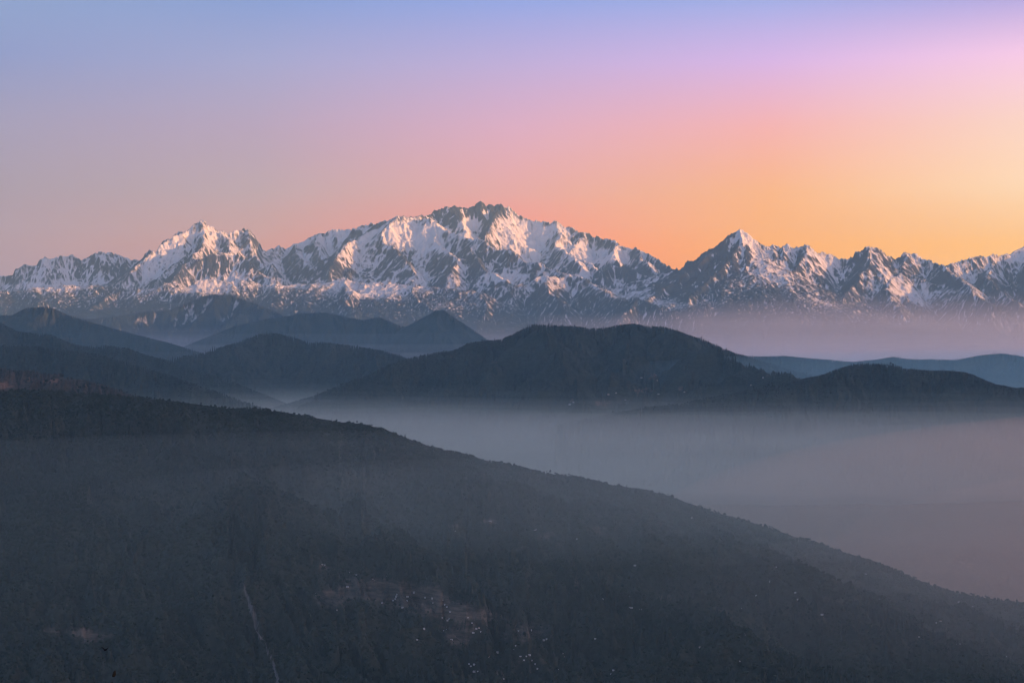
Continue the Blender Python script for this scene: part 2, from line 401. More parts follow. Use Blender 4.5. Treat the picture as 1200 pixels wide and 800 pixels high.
def build_range():
    rng = random.Random(11)
    STEP = 0.95
    ys = np.concatenate([np.arange(36500, 42000, 220), np.arange(42000, 44000, 60), np.arange(44000, 61500, 27), np.arange(61500, 64500, 150)])
    g = Grid(-160, 1360, STEP, ys)
    zb = -250.0
    # depth of the crest line along the picture
    dk = np.interp([p[0] for p in SKYLINE], [-300,0,160,235,300,380,440,465,500,560,600,700,760,796,800,830,846,866,900,1000,1066,1110,1200,1500],
                   [57,56,57,55.6,56.5,57.5,57,55.2,58.5,59.2,59.4,58.5,57,55.5,55,54,51.5,50.2,50.3,50.2,51.5,50.5,51.5,52])
    crest = np.array([W(p[0], p[1], d * 1000) for p, d in zip(SKYLINE, dk)])
    iA = [i for i, p in enumerate(SKYLINE) if p[0] <= 836]; iB = [i for i, p in enumerate(SKYLINE) if p[0] >= 832]
    main_l, main_r = crest[iA], crest[iB]
    hand = [   # the ridges one can pick out on the faces (column, row, distance in km)
     ([(235,259,55.6),(239,272,55.0),(241,284,54.4),(236,292,53.9),(228,300,53.2),(215,312,52.3),(205,325,51.4)], 1.05, 2600),
     ([(235,259,55.6),(215,272,55.0),(192,284,54.5),(180,292,54.2),(166,308,53.7),(150,320,53)], 1.0, 2600),
     ([(258,270,55.7),(268,284,55.0),(272,294,54.3),(262,297,53.8),(250,299,53.5)], 1.0, 2500),
     ([(290,268,56.2),(293,282,55.6),(299,294,55.0),(306,304,54.3),(322,316,53.2)], 1.0, 2500),
     ([(214,318,52.2),(237,306,52.6),(253,298,52.8),(276,299,52.8),(292,306,52.6),(304,318,52.2),(318,326,51.6)], 1.1, 2200),
     ([(465,253,55.2),(456,264,54.7),(450,272,54.4),(452,284,53.8),(466,296,53.0),(478,306,52.2),(488,318,51.4)], 0.95, 2600),
     ([(465,253,55.2),(442,268,55.0),(424,278,54.6),(410,284,54.2),(396,298,53.2),(386,314,52.2)], 0.95, 2600),
     ([(472,254,55.4),(490,258,55.3),(505,255,55.2),(512,262,54.9),(520,269,54.5),(534,277,54.0),(548,281,53.6),(560,280,53.2),(572,288,52.7),(588,291,52.3),(604,294,51.9),(622,306,51.2),(640,314,50.6),(662,322,50.0)], 0.95, 2600),
     ([(505,255,55.2),(512,272,54.5),(508,286,53.8),(522,296,53.0),(536,306,52.0),(528,320,51.0)], 0.8, 2600),
     ([(560,280,53.2),(552,294,52.6),(560,306,51.8),(572,318,50.9),(590,330,49.9)], 0.95, 2600),
     ([(588,239,59.4),(582,252,58.6),(574,264,57.8),(569,276,57.0),(566,286,56.4)], 1.1, 2600),
     ([(525,241,58.8),(530,252,58.2),(540,262,57.6),(546,272,57)], 1.0, 2600),
     ([(652,260,59.0),(656,274,58.2),(652,288,57.3),(664,300,56.2),(680,312,55)], 0.95, 2600),
     ([(684,273,58.6),(676,286,57.9),(668,297,57.2),(690,312,55.8),(704,322,54.5)], 0.95, 2600),
     ([(722,282,58.1),(718,296,57.2),(728,308,56.2)], 0.95, 2600),
     ([(747,291,57.4),(750,304,56.6),(765,316,55.4),(778,328,53.8)], 1.0, 2600),
     ([(706,322,54.0),(716,313,54.4),(738,312,54.4),(748,318,54.0),(760,326,53.4)], 1.2, 2000),
     ([(600,338,48.4),(640,326,49.0),(668,324,49.4),(690,332,48.8),(715,340,48.2)], 0.9, 2400),
     ([(376,274,57.2),(368,288,56.0),(380,302,54.6),(396,312,53.4),(412,318,52.4)], 1.0, 2500),
     ([(345,286,57),(350,298,55.6),(362,310,54),(372,318,52.8)], 1.0, 2400),
     # the eastern peak: its long dark western edge and the ribs of its face
     ([(866,269,50.2),(852,279,49.9),(838,294,49.5),(822,308,49.0),(804,320,48.5),(784,334,47.8),(768,346,47.2),(752,356,46.6)], 0.95, 2600),
     ([(866,269,50.2),(868,284,49.5),(858,300,48.8),(842,318,48.1),(824,336,47.2),(806,352,46.2)], 0.75, 2600),
     ([(880,277,50.3),(892,290,49.9),(888,304,49.2),(874,320,48.4),(856,338,47.5),(840,352,46.6)], 0.75, 2600),
     ([(921,287,50.3),(914,302,49.6),(896,320,48.8),(884,338,47.8),(872,354,46.8)], 0.8, 2600),
     ([(946,287,50.2),(942,304,49.5),(930,322,48.6),(916,340,47.6),(902,356,46.6)], 0.85, 2500),
     ([(1018,289,50.2),(1020,306,49.4),(1008,324,48.5),(992,342,47.5),(984,358,46.6)], 0.9, 2500),
     ([(1066,295,51.5),(1060,310,50.4),(1044,326,49.0),(1040,340,47.8),(1046,356,46.6),(1060,372,45.6)], 0.85, 2500),
     ([(1105,311,50.5),(1118,322,49.4),(1132,332,48.2),(1140,346,47.0),(1160,360,46)], 0.85, 2500),
     ([(1172,299,51.4),(1160,314,50.4),(1156,328,49.2),(1172,342,48),(1196,356,46.8)], 0.85, 2500),
     ([(1215,288,51.6),(1230,306,50),(1226,326,48.4),(1245,348,46.8)], 0.85, 2500),
     # the lower shoulder in front: gentle snow fields that end in a dark wooded edge
     ([(-150,340,48),(-60,338,48.2),(0,340,48.0),(30,338,48.4),(64,337,48.8),(100,337,49.0),(140,340,48.6),(168,344,48),(192,334,48.4),(218,338,48.8),(250,330,49.4),(275,335,49.2),(300,330,49.9),(325,337,49.3),(350,331,50.0),(378,338,49.2),(402,327,49.8),(428,336,49.2),(450,331,49.6),(482,335,49.0),(520,340,48.6),(562,346,48.0)], 0.42, 2500),
     ([(30,338,48.4),(46,352,47),(40,364,45.8)], 0.8, 2200),
     ([(192,336,48.4),(202,346,47.4),(240,348,46.4),(262,346,46.0),(286,352,45.2),(310,362,44.2)], 0.75, 2200),
     ([(140,340,48.6),(120,352,47.2),(108,362,46)], 0.8, 2200),
     ([(402,328,49.8),(410,344,48.2),(404,356,47),(420,368,45.6)], 0.8, 2200),
     ([(482,335,49),(490,350,47.6),(506,366,46)], 0.85, 2200),
     ([(562,346,48),(572,358,46.8),(566,372,45.6)], 0.85, 2200),
     ([(640,326,49),(646,344,47.4),(662,360,46),(655,372,45)], 0.85, 2200),
     ([(690,332,48.8),(712,348,46.8),(732,354,45.4),(745,353,44.8),(760,360,44.4),(774,368,44.0),(800,372,43.6),(846,376,43.2),(866,390,42.6),(905,399,42.2)], 0.8, 2200),
     ([(745,353,44.8),(732,366,44.0),(722,380,43.2)], 0.9, 2000),
    ]
    rd = [(main_l, 1.15, 2900), (main_r, 1.1, 2900)]
    hr = [(ridge3(p), k, d0) for p, k, d0 in hand]
    rd += hr
    for P in (main_l, main_r):
        sp = [q for q in spurs(P, rng, 2300, 1050, 1.1, 2600, slope=0.5, level=1, front=0.8) if not -0.2 < q[0][0][0] / q[0][0][1] < 0.085]
        rd += sp
        for q in sp: rd += spurs(q[0], rng, 1300, 650, 1.05, 2300, slope=0.6, level=2)
    for q in hr: rd += spurs(q[0], rng, 1150, 600, 1.05, 2300, slope=0.62, level=2)
    X, Y = g.X, g.Y
    Xw = X + 170 * fbm(X / 1500, Y / 1500, 21, 4) + 40 * perlin(X / 210, Y / 210, 31)
    Yw = Y + 170 * fbm(X / 1500, Y / 1500, 41, 4) + 40 * perlin(X / 210, Y / 210, 51)
    h = np.full(X.shape, zb, f4)
    paint_ridges(g, h, rd, Xw.astype(f4), Yw.astype(f4), zb)
    h += (90 * rfbm(X / 1700, Y / 1700, 61, 3)).astype(f4)
    foot = sst(37500, 44500, Y); h = (h * foot - 800 * (1 - foot)).astype(f4)
    h += (16 * rfbm(X / 260, Y / 260, 66, 3)).astype(f4)
    ribs = 0; fine = 0
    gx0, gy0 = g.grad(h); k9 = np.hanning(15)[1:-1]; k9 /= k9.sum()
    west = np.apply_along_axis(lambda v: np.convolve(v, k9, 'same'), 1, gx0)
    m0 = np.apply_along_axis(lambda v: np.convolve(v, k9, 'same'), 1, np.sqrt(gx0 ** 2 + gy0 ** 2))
    for lam, amp, s, wr in ((900, 0.05, 5, 0.6), (430, 0.065, 9, 0.8), (210, 0.075, 13, 0.8), (110, 0.075, 17, 0.6), (66, 0.06, 21, 0.35)):
        gx, gy = g.grad(h)
        e, m = gully(X, Y, gx, gy, lam, s)
        e = e * sst(0.12, 0.7, m); ribs = ribs + wr * e; fine = fine + (e if lam < 300 else 0)
        h = h + (lam * amp * 1.3 * e).astype(f4)
    h = conform(g, h, SKYLINE, 750, 6, smooth=1, jag=4.0, broad=25, reach=220.0)
    gx, gy = g.grad(h)
    m = np.sqrt(gx * gx + gy * gy)
    lap = (np.roll(h, 3, 0) + np.roll(h, -3, 0) + np.roll(h, 3, 1) + np.roll(h, -3, 1) - 4 * h) / 80.0
    alt = h + 260 * fbm(X / 1300, Y / 1300, 71, 4)
    line = np.interp(g.px, [-160, 300, 450, 600, 760, 850, 1000, 1360], [1780, 1800, 1600, 1330, 1200, 1480, 1330, 1250])[None, :]
    a = sst(line - 520, line + 900, alt + 420 * fbm(X / 2600, Y / 2600, 101, 3))                         # altitude
    high = sst(line + 700, line + 2100, alt)
    steep = m - 0.28 * high + 0.30 * fbm(X / 600, Y / 600, 81, 3)
    st = 1 - sst(0.85, 1.75, steep)                                                   # too steep for snow
    snow = a * (0.36 + np.interp(g.px, [0, 350, 520], [0.12, 0.10, 0.0])[None, :] + 0.40 * st + 0.16 * high - 0.45 * sst(0.2, 0.7, west) - 0.16 * sst(0.7, 1.1, m0) + 0.50 * fbm(X / 2300, Y / 2300, 111, 3) - (0.26 - 0.08 * high) * ribs * sst(0.45, 1.0, m)) + 0.12 * np.clip(lap, -0.5, 0.5) * a  # west term bares rock to darken faces turned away from the sun
    # thin snow in the gullies below the snow line
    snow = snow + np.clip(-0.55 * fine - 0.2 * ribs + 0.10 * fbm(X / 900, Y / 900, 121, 3), 0, 0.62) * sst(line - 1050, line - 350, alt) * (1 - a)
    # bare rock walls, plus the shaded left faces painted dark as rock
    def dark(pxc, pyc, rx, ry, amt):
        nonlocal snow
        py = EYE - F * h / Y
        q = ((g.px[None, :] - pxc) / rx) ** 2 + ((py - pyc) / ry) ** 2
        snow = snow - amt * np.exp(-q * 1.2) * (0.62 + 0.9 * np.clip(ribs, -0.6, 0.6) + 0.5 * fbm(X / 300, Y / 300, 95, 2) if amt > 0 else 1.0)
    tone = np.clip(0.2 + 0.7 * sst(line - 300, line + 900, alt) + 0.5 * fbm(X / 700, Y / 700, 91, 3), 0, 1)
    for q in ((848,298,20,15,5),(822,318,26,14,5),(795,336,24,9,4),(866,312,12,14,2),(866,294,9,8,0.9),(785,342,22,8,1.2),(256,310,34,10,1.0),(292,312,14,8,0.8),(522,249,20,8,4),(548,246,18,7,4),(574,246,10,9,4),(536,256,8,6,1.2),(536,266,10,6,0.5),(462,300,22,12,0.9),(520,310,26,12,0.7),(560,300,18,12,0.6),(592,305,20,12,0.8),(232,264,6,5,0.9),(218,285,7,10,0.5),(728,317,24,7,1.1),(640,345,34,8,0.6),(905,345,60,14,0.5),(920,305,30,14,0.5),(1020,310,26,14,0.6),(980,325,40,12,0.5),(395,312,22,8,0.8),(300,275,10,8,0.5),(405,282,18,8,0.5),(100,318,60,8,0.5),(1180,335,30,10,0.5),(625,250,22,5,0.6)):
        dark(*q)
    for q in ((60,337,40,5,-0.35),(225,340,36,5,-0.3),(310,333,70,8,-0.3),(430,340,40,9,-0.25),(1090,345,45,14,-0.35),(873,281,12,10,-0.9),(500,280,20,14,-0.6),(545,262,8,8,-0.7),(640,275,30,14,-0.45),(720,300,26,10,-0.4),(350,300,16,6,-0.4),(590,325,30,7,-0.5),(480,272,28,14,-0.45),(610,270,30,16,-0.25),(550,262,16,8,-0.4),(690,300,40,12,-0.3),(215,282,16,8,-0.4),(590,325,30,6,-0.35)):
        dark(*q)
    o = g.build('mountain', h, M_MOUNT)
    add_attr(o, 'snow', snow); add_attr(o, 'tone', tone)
    tag(o, 'long snow covered mountain range with jagged peaks below the orange sky', 'mountain', kind='structure')
build_range()
print('range', round(time.time() - T0, 1))

# ------------------------------------------------------------------ trees as shapes
def ico(sub, rs, rough, sx, sz, flat=0.0):
    t = (1 + 5 ** 0.5) / 2
    v = [(-1,t,0),(1,t,0),(-1,-t,0),(1,-t,0),(0,-1,t),(0,1,t),(0,-1,-t),(0,1,-t),(t,0,-1),(t,0,1),(-t,0,-1),(-t,0,1)]
    f = [(0,11,5),(0,5,1),(0,1,7),(0,7,10),(0,10,11),(1,5,9),(5,11,4),(11,10,2),(10,7,6),(7,1,8),(3,9,4),(3,4,2),(3,2,6),(3,6,8),(3,8,9),(4,9,5),(2,4,11),(6,2,10),(8,6,7),(9,8,1)]
    v = [np.array(p) / np.linalg.norm(p) for p in v]
    for _ in range(sub):
        mid = {}; nf = []
        def m(a, b):
            k = (min(a, b), max(a, b))
            if k not in mid: p = v[a] + v[b]; v.append(p / np.linalg.norm(p)); mid[k] = len(v) - 1
            return mid[k]
        for a, b, c in f:
            ab, bc, ca = m(a, b), m(b, c), m(c, a); nf += [(a,ab,ca),(b,bc,ab),(c,ca,bc),(ab,bc,ca)]
        f = nf
    v = np.array(v); v = v * (1 + rough * (rs.rand(len(v), 1) * 2 - 1))
    v[:, 2] = np.where(v[:, 2] < 0, v[:, 2] * 0.6, v[:, 2])
    return v * np.array([sx, sx, sz]), np.array(f, dtype=np.int32)
def conifer(rs, tiers=4, n=6):
    V, Fc = [], []
    for k in range(tiers):
        z0 = 0.15 + 0.2 * k; r = 0.34 * (1 - k / (tiers + 0.6)); b = len(V)
        V.append((0, 0, z0 + 0.36))
        for i in range(n):
            a = 2 * math.pi * (i + 0.5 * (k % 2)) / n; q = r * (0.7 + 0.6 * rs.rand()); V.append((q * math.cos(a), q * math.sin(a), z0 - 0.05 * rs.rand()))
        for i in range(n): Fc.append((b, b + 1 + i, b + 1 + (i + 1) % n))
    return np.array(V), np.array(Fc, dtype=np.int32)
def crown_bank(seed):
    rs = np.random.RandomState(seed); bank = []
    for k in range(7):
        v, f = ico(0, rs, 0.34, 0.42 + 0.1 * rs.rand(), 0.48 + 0.16 * rs.rand()); v[:, 2] += 0.42; bank.append((v, f))
    for k in range(3): bank.append(conifer(rs, 3, 5))
    return bank
BANK = crown_bank(5)
def forest(name, pts, hmin, hmax, mat, label, seed):
    rs = np.random.RandomState(seed); V, Fc = [], []; base = 0
    kind = rs.randint(0, len(BANK), len(pts))
    kind = np.where((kind >= 7) & (rs.rand(len(pts)) < 0.5), rs.randint(0, 7, len(pts)), kind)
    ht = hmin + (hmax - hmin) * rs.rand(len(pts)) ** 1.6; rot = rs.rand(len(pts)) * 6.283; wd = 0.8 + 0.7 * rs.rand(len(pts))
    for k, (v, f) in enumerate(BANK):
        i = np.where(kind == k)[0]
        if not len(i): continue
        c, s = np.cos(rot[i])[:, None], np.sin(rot[i])[:, None]
        w_ = (ht[i] * wd[i])[:, None]
        x = (v[:, 0] * c - v[:, 1] * s) * w_ + pts[i, 0][:, None]; y = (v[:, 0] * s + v[:, 1] * c) * w_ + pts[i, 1][:, None]
        z = v[:, 2] * ht[i][:, None] + pts[i, 2][:, None] - 1.0
        V.append(np.stack([x, y, z], -1).reshape(-1, 3))
        Fc.append((f[None] + (np.arange(len(i)) * len(v))[:, None, None]).reshape(-1, 3) + base); base += len(i) * len(v)
    o = mesh_obj(name, np.concatenate(V), np.concatenate(Fc), mat, smooth=False)
    return tag(o, label, 'forest', kind='stuff')

# ------------------------------------------------------------------ wooded hills in the middle distance
def build_hill(name, label, line, dist, zb, k, D0, spur, mat, back=1400, front=2600, step=0.9, seed=1, rowstep=22, fields=(), amp=0.13, snowy=False, spslope=0.42, extra=(), jag=0.0, trees=0, th=(6, 12), lams=((700, 1.0), (340, 0.9), (170, 0.5), (90, 0.2)), smooth=5):
    rng = random.Random(seed)
    dk = np.interp([p[0] for p in line], [a for a, _ in dist], [b for _, b in dist])
    crest = np.array([W(p[0], p[1], d * 1000) for p, d in zip(line, dk)])
    g = Grid(line[0][0], line[-1][0], step, np.arange(crest[:, 1].min() - front, crest[:, 1].max() + back, rowstep))
    rd = [(crest, k, D0)]
    for e in extra: rd.append((ridge3(e), k, D0))
    sp = []
    for r_ in list(rd): sp += spurs(r_[0], rng, spur, zb, k, D0, slope=spslope, level=1, front=0.85, drop0=0.03)
    rd += sp
    for q in sp: rd += spurs(q[0], rng, spur * 0.6, zb, k, D0, slope=spslope, level=2)
    X, Y = g.X, g.Y
    wv = spur * 0.16
    Xw = (X + wv * fbm(X / spur, Y / spur, seed + 3, 4)).astype(f4); Yw = (Y + wv * fbm(X / spur, Y / spur, seed + 13, 4)).astype(f4)
    h = np.full(X.shape, zb, f4); paint_ridges(g, h, rd, Xw, Yw, zb)
    h += (spur * 0.05 * fbm(X / spur, Y / spur, seed + 23, 4)).astype(f4)
    er = 0
    for q, (lam, la) in enumerate(lams):
        gx, gy = g.grad(h); e, m = gully(X, Y, gx, gy, lam, seed + 5 * q)
        er = er + la * e
        h = h + (lam * amp * la * e * sst(0.1, 0.5, m)).astype(f4)
    h = conform(g, h, line, zb, 6, smooth=smooth, jag=jag, jseed=seed, broad=121, reach=40.0)
    h = h + (2.5 * perlin(X / 11, Y / 30, seed + 40)).astype(f4)
    edge = sst(0, 14, np.minimum(g.px - g.px[0], g.px[-1] - g.px)); h = (h - 900 * (1 - edge)[None, :]).astype(f4)
    o = g.build(name, h, mat)
    fa = 0.10 + 0.22 * fbm(X / 500, Y / 500, seed + 50, 4); py = EYE - F * h / Y
    for (a, b, rx, ry, am) in fields: fa = fa + am * np.exp(-1.2 * (((g.px[None, :] - a) / rx) ** 2 + ((py - b) / ry) ** 2))
    add_attr(o, 'field', fa)
    if snowy: add_attr(o, 'snow', np.clip(-0.55 * er + 0.10 * fbm(X / 900, Y / 900, seed, 3), 0, 0.55) * sst(150, 800, h) * sst(-3000, 0, Y - crest[:, 1].max())); add_attr(o, 'tone', np.clip(0.12 + 0.3 * fbm(X / 700, Y / 700, seed, 3), 0, 1))
    tag(o, label, 'hill', kind='structure')
    if trees:
        rs = np.random.RandomState(seed)
        ang = (h / Y).argmax(0); yc = g.ys[ang]
        n = trees; p = rs.uniform(g.px[0], g.px[-1], n); off = np.abs(rs.normal(0, 1, n)) * 130 - 30
        y = np.interp(p, g.px, yc) - off
        clump = fbm(p / 9.0, p * 0 + seed, seed + 60, 3)
        keep = clump > -0.25
        p, y = p[keep], y[keep]
        z = g.sample(h, p, y)
        forest('forest', np.stack([(p - 600) / F * y, y, z], -1), th[0], th[1], M_LEAFD, 'dark wood fringing the crest of the ' + label.split(' ', 1)[1] if False else trees_label[seed], seed)
    return g, h
trees_label = {
 2: 'trees along the crest of the brown shouldered ridge at far left',
 3: 'wood along the crest of the low dark blue ridge at left',
 4: 'wood along the crest of the blue ridge behind the low left one',
 5: 'wood along the crest of the round topped blue hill left of centre',
 6: 'wood along the crest of the broad dark hill at centre',
 7: 'wood along the crest of the dark hill at right above the mist',
 8: 'wood along the crest of the long far ridge at right'}
HAZY = build_hill('hill', 'pale blue hazy ridge with a cone shaped top left of centre',
    [(150,430),(200,412),(240,396),(275,382),(310,374),(340,370),(350,367),(380,366),(400,370),(425,375),(445,371),(455,376),(475,383),(490,375),(510,364),(520,363),(530,370),(545,380),(570,397),(600,414),(640,436)],
    [(150,29),(280,29),(400,29.5),(517,28),(640,27)], -500, 0.85, 1500, 900, M_HILL, seed=31, rowstep=40, front=2200, back=900)
build_hill('hill', 'dim blue forested ridge at far left below the snow fields',
    [(-160,372),(-60,375),(0,369),(12,370),(30,361),(55,359),(62,361),(80,369),(105,377),(130,384),(160,392),(200,402),(250,418),(300,440)],
    [(-160,25),(250,23)], -500, 0.8, 1400, 800, M_HILL, seed=32, rowstep=36, front=2400, back=900, fields=((80,398,14,4,0.6),))
build_hill('hill', 'dark blue mountainside with thin snow streaks under the left snow fields',
    [(-60,410),(0,398),(60,384),(100,374),(140,370),(170,365),(200,363),(225,352),(248,345),(270,346),(298,355),(320,364),(345,376),(380,388),(420,400),(480,425)],
    [(60,36),(250,37.5),(420,35)], -300, 0.8, 1800, 1100, M_MOUNT, snowy=True, seed=33, rowstep=45, front=2600, back=900)
build_hill('hill', 'blue wooded ridge in the left middle distance behind the low one',
    [(-160,365),(-60,370),(0,378),(20,388),(60,393),(90,404),(110,407),(130,405),(150,408),(165,414),(195,422),(225,432),(270,446),(330,470),(380,495)],
    [(-160,16.5),(0,16),(200,15),(270,14.5)], -700, 0.7, 900, 520, M_HILL, seed=4, trees=2500)
build_hill('hill', 'round topped blue wooded hill left of centre',
    [(150,436),(180,428),(195,422),(215,418),(240,412),(255,408),(275,402),(290,397),(305,391),(318,390),(335,393),(350,397),(362,402),(380,401),(400,404),(410,404),(425,407),(450,411),(475,419),(500,428),(560,445),(620,462),(700,490)],
    [(150,16),(313,17.5),(500,16.5),(620,15.5)], -700, 0.72, 1000, 560, M_HILL, seed=5, trees=3500)
build_hill('hill', 'low dark blue ridge at left running down into the mist',
    [(-160,402),(-60,404),(0,405),(30,406),(60,408),(90,412),(110,415),(150,425),(180,434),(215,446),(250,458),(300,475),(350,492),(400,512)],
    [(-160,13.2),(0,13),(300,11.8)], -700, 0.7, 800, 480, M_HILL, seed=3, trees=3000)
build_hill('hill', 'long far wooded ridge at right under the lilac haze',
    [(820,412),(850,414),(880,418),(920,417),(950,420),(1000,424),(1030,421),(1047,418),(1065,421),(1090,421),(1120,422),(1150,416),(1175,414),(1200,418),(1240,426),(1300,418),(1360,424)],
    [(820,19),(1047,18.5),(1360,18)], -700, 0.6, 1000, 560, M_HILL, seed=8, trees=3500)
CENTRE = build_hill('hill', 'broad dark forested hill at the centre above the mist',
    [(240,512),(290,490),(320,478),(360,466),(400,451),(430,440),(455,428),(475,421),(500,415),(530,411),(550,402),(570,399),(585,398),(600,393),(615,384),(625,380),(650,381),(680,383),(690,385),(710,384),(730,380),(740,379),(760,382),(780,383),(800,390),(830,400),(860,413),(880,419),(910,428),(950,440),(1000,456)],
    [(240,12.6),(320,13),(625,14),(740,14.4),(870,14.8),(1000,14.5)], -650, 0.62, 900, 620, M_HILL, seed=6, trees=5000, front=2900,
    extra=([(770,384,14.3),(800,393,13.8),(830,403,13.3),(860,417,12.8),(900,432,12.3),(930,444,12.0)],
           [(625,382,14.0),(640,400,13.4),(655,425,12.8),(672,452,12.2),(690,468,11.8)],
           [(740,381,14.4),(735,410,13.6),(722,440,12.8),(705,462,12.2)]),
    fields=((762,440,14,5,0.75),(755,457,20,4,0.7),(672,470,9,3,0.8),(705,472,14,4,0.8),(800,455,10,4,0.6),(815,403,14,2,0.5),(578,424,14,3,0.5),(530,417,10,4,0.45),(895,440,12,3,0.6)))
EAST = build_hill('hill', 'dark rounded hill at right rising out of the mist',
    [(640,500),(700,488),(730,482),(755,477),(800,473),(850,462),(880,457),(900,452),(930,448),(960,440),(985,431),(1000,427),(1020,426),(1045,427),(1060,432),(1080,434),(1110,434),(1130,436),(1150,443),(1165,450),(1185,454),(1200,455),(1240,462),(1300,470),(1360,482)],
    [(640,11),(730,11.2),(900,11.4),(1020,11.8),(1200,11.6),(1360,11.4)], -650, 0.6, 800, 480, M_HILL, seed=7, trees=4500, front=2200, fields=((1095,466,6,3,0.5),(1010,445,20,6,0.25)))
build_hill('hill', 'brown grassy ridge fringed with trees behind the near crest at far left',
    [(-160,425),(-60,428),(0,430),(20,434),(40,433),(50,437),(70,438),(75,443),(100,445),(120,450),(140,457),(165,466),(200,480)],
    [(-160,9.6),(0,9.4),(200,8.9)], -600, 0.55, 700, 420, M_BROWN, seed=2, trees=700, front=900, back=700, rowstep=14, th=(7, 15), fields=((5,452,14,5,0.9),(35,445,8,4,0.7),(60,446,14,4,0.7),(95,453,20,4,0.5)))
print('hills', round(time.time() - T0, 1))

# ------------------------------------------------------------------ near slope
NEAR = [(-220,462),(-120,458),(0,457),(30,455),(60,456),(100,460),(150,463),(200,468),(230,472),(270,477),(300,476),(330,481),(370,488),(400,493),(425,495),(455,503),(480,513),(500,520),(520,526),(545,530),(570,538),(600,543),(620,549),(650,554),(670,556),(690,561),(720,567),(750,571),(780,578),(810,589),(840,599),(870,607),(900,616),(930,627),(960,634),(990,646),(1010,652),(1040,662),(1080,680),(1110,690),(1150,698),(1200,704),(1260,714),(1340,730)]
def build_near():
    g = Grid(-220, 1340, 1.5, np.concatenate([np.arange(2600, 4200, 40), np.arange(4200, 8000, 11), np.arange(8000, 9600, 60)]))
    lx = [p[0] for p in NEAR]; ly = [p[1] for p in NEAR]
    tgt = np.interp(g.px, lx, ly)
    yc = np.interp(g.px, [-220, 0, 300, 600, 900, 1200, 1340], [7300, 7200, 7150, 7000, 6750, 6450, 6350])
    ycw = yc + 90 * fbm(g.px / 140, g.px * 0, 5, 3)
    zc = (EYE - tgt) / F * ycw
    yb = np.interp(g.px, [-220, 0, 600, 900, 1200, 1340], [4700, 4750, 4900, 5050, 5300, 5400])      # where the slope leaves the frame
    zbot = -(800 - EYE) / F * yb
    X, Y = g.X, g.Y
    s = (ycw[None, :] - Y) / (ycw - yb)[None, :]
    drop = (zc - zbot)[None, :]
    fr = np.where(s > 0, 0.80 * s + 0.20 * s * s, 0)
    h = zc[None, :] - drop * fr
    h = np.where(s > 1.0, zbot[None, :] - (s - 1) * np.maximum(drop, 160) * 1.1, h)
    bk = (Y - ycw[None, :]); h = np.where(bk > 0, zc[None, :] - 0.34 * bk - 40 * (1 - np.exp(-bk / 120.0)), h).astype(f4)
    face = sst(0.02, 0.3, s)
    h = h + (52 * face * fbm(X / 620 + Y / 1500, Y / 1100, 15, 4)).astype(f4)
    for q, (lam, amp) in enumerate(((1100, 0.06), (520, 0.07), (230, 0.04), (90, 0.015))):
        gx, gy = g.grad(h); e, m = gully(X, Y, gx, gy, lam, 70 + 5 * q)
        h = h + (lam * amp * e * sst(0.04, 0.25, m) * (0.25 + 0.75 * face)).astype(f4)
    tl = [(a, b + 1.6) for a, b in NEAR]
    h = conform(g, h, tl, -1300, 5, smooth=5, broad=41, reach=40.0)
    py = EYE - F * h / Y
    fa = 0.04 + 0.26 * fbm(X / 420, Y / 420, 25, 5)
    pxx = g.px[None, :]
    for (a, b, rx, ry, am) in ((455,702,100,40,.22),(600,745,90,45,.16),(378,664,12,5,.5),(385,700,24,13,.62),(440,690,26,12,.55),(480,696,40,14,.62),(520,712,36,12,.5),(535,748,20,12,.6),(410,684,12,16,.4),(530,616,10,3,.9),(545,622,10,3,.5),(575,610,14,5,.9),(640,628,16,6,.6),(655,638,14,5,.55),(610,640,24,8,.4),(700,622,20,10,.45),(676,680,6,18,.5),(620,740,60,14,.35),(560,720,40,10,.4),(660,770,60,12,.3),(780,700,18,6,.55),(600,790,60,10,.3),(70,740,60,16,.35),(40,712,12,5,.45),(110,745,30,12,.35),(1000,704,60,8,.3),(1100,738,40,8,.4),(930,690,60,14,.25),(830,690,30,10,.25),(930,630,14,4,.6),(1130,705,20,4,.4)):
        fa = fa + 1.35 * am * np.exp(-1.2 * (((pxx - a) / rx) ** 2 + ((py - b) / ry) ** 2))
    # the pale landslip running down the gully
    sx = [284,288,292,294,300,303,312,318,322,328]; sy = [680,692,704,716,728,742,755,772,786,806]
    cx = np.interp(py, sy, sx); wd_ = np.interp(py, [676,690,712,722,738,755,780,806], [0.5,1.4,3.0,4.4,2.4,1.4,2.2,2.6])
    cx = cx + 4.5 * fbm(py / 14.0, py * 0, 9, 3)
    scar = np.exp(-((pxx - cx) / wd_) ** 2) * ((py > 676) & (py < 830))
    c2 = np.interp(py, [716,736,760], [296,303,305]); scar = np.maximum(scar, 0.6 * np.exp(-((pxx - c2) / 1.8) ** 2) * ((py > 714) & (py < 752)))
    o = g.build('hillside', h, M_NEAR)
    add_attr(o, 'field', fa + 0.25 * scar); add_attr(o, 'scar', scar)
    tag(o, 'big dark forested hillside in the foreground sloping down to the right', 'hillside', kind='structure')
    return g, h, py, ycw, fa + 1.5 * scar
G, H, PY, YC, FA = build_near()
def near_at(px, py):
    """where the sight line through (px, py) meets the near slope"""
    c = int(round((px - G.px[0]) / G.step)); col = PY[:, c]
    k = np.where(col[:-1] >= py)[0]
    k = k[col[k + 1] < py] if len(k) else k
    r = k[0] if len(k) else int(np.argmin(np.abs(col - py)))
    y = G.ys[r]
    return np.array([(px - 600) / F * y, y, G.sample(H, np.array([px]), np.array([y]))[0]])
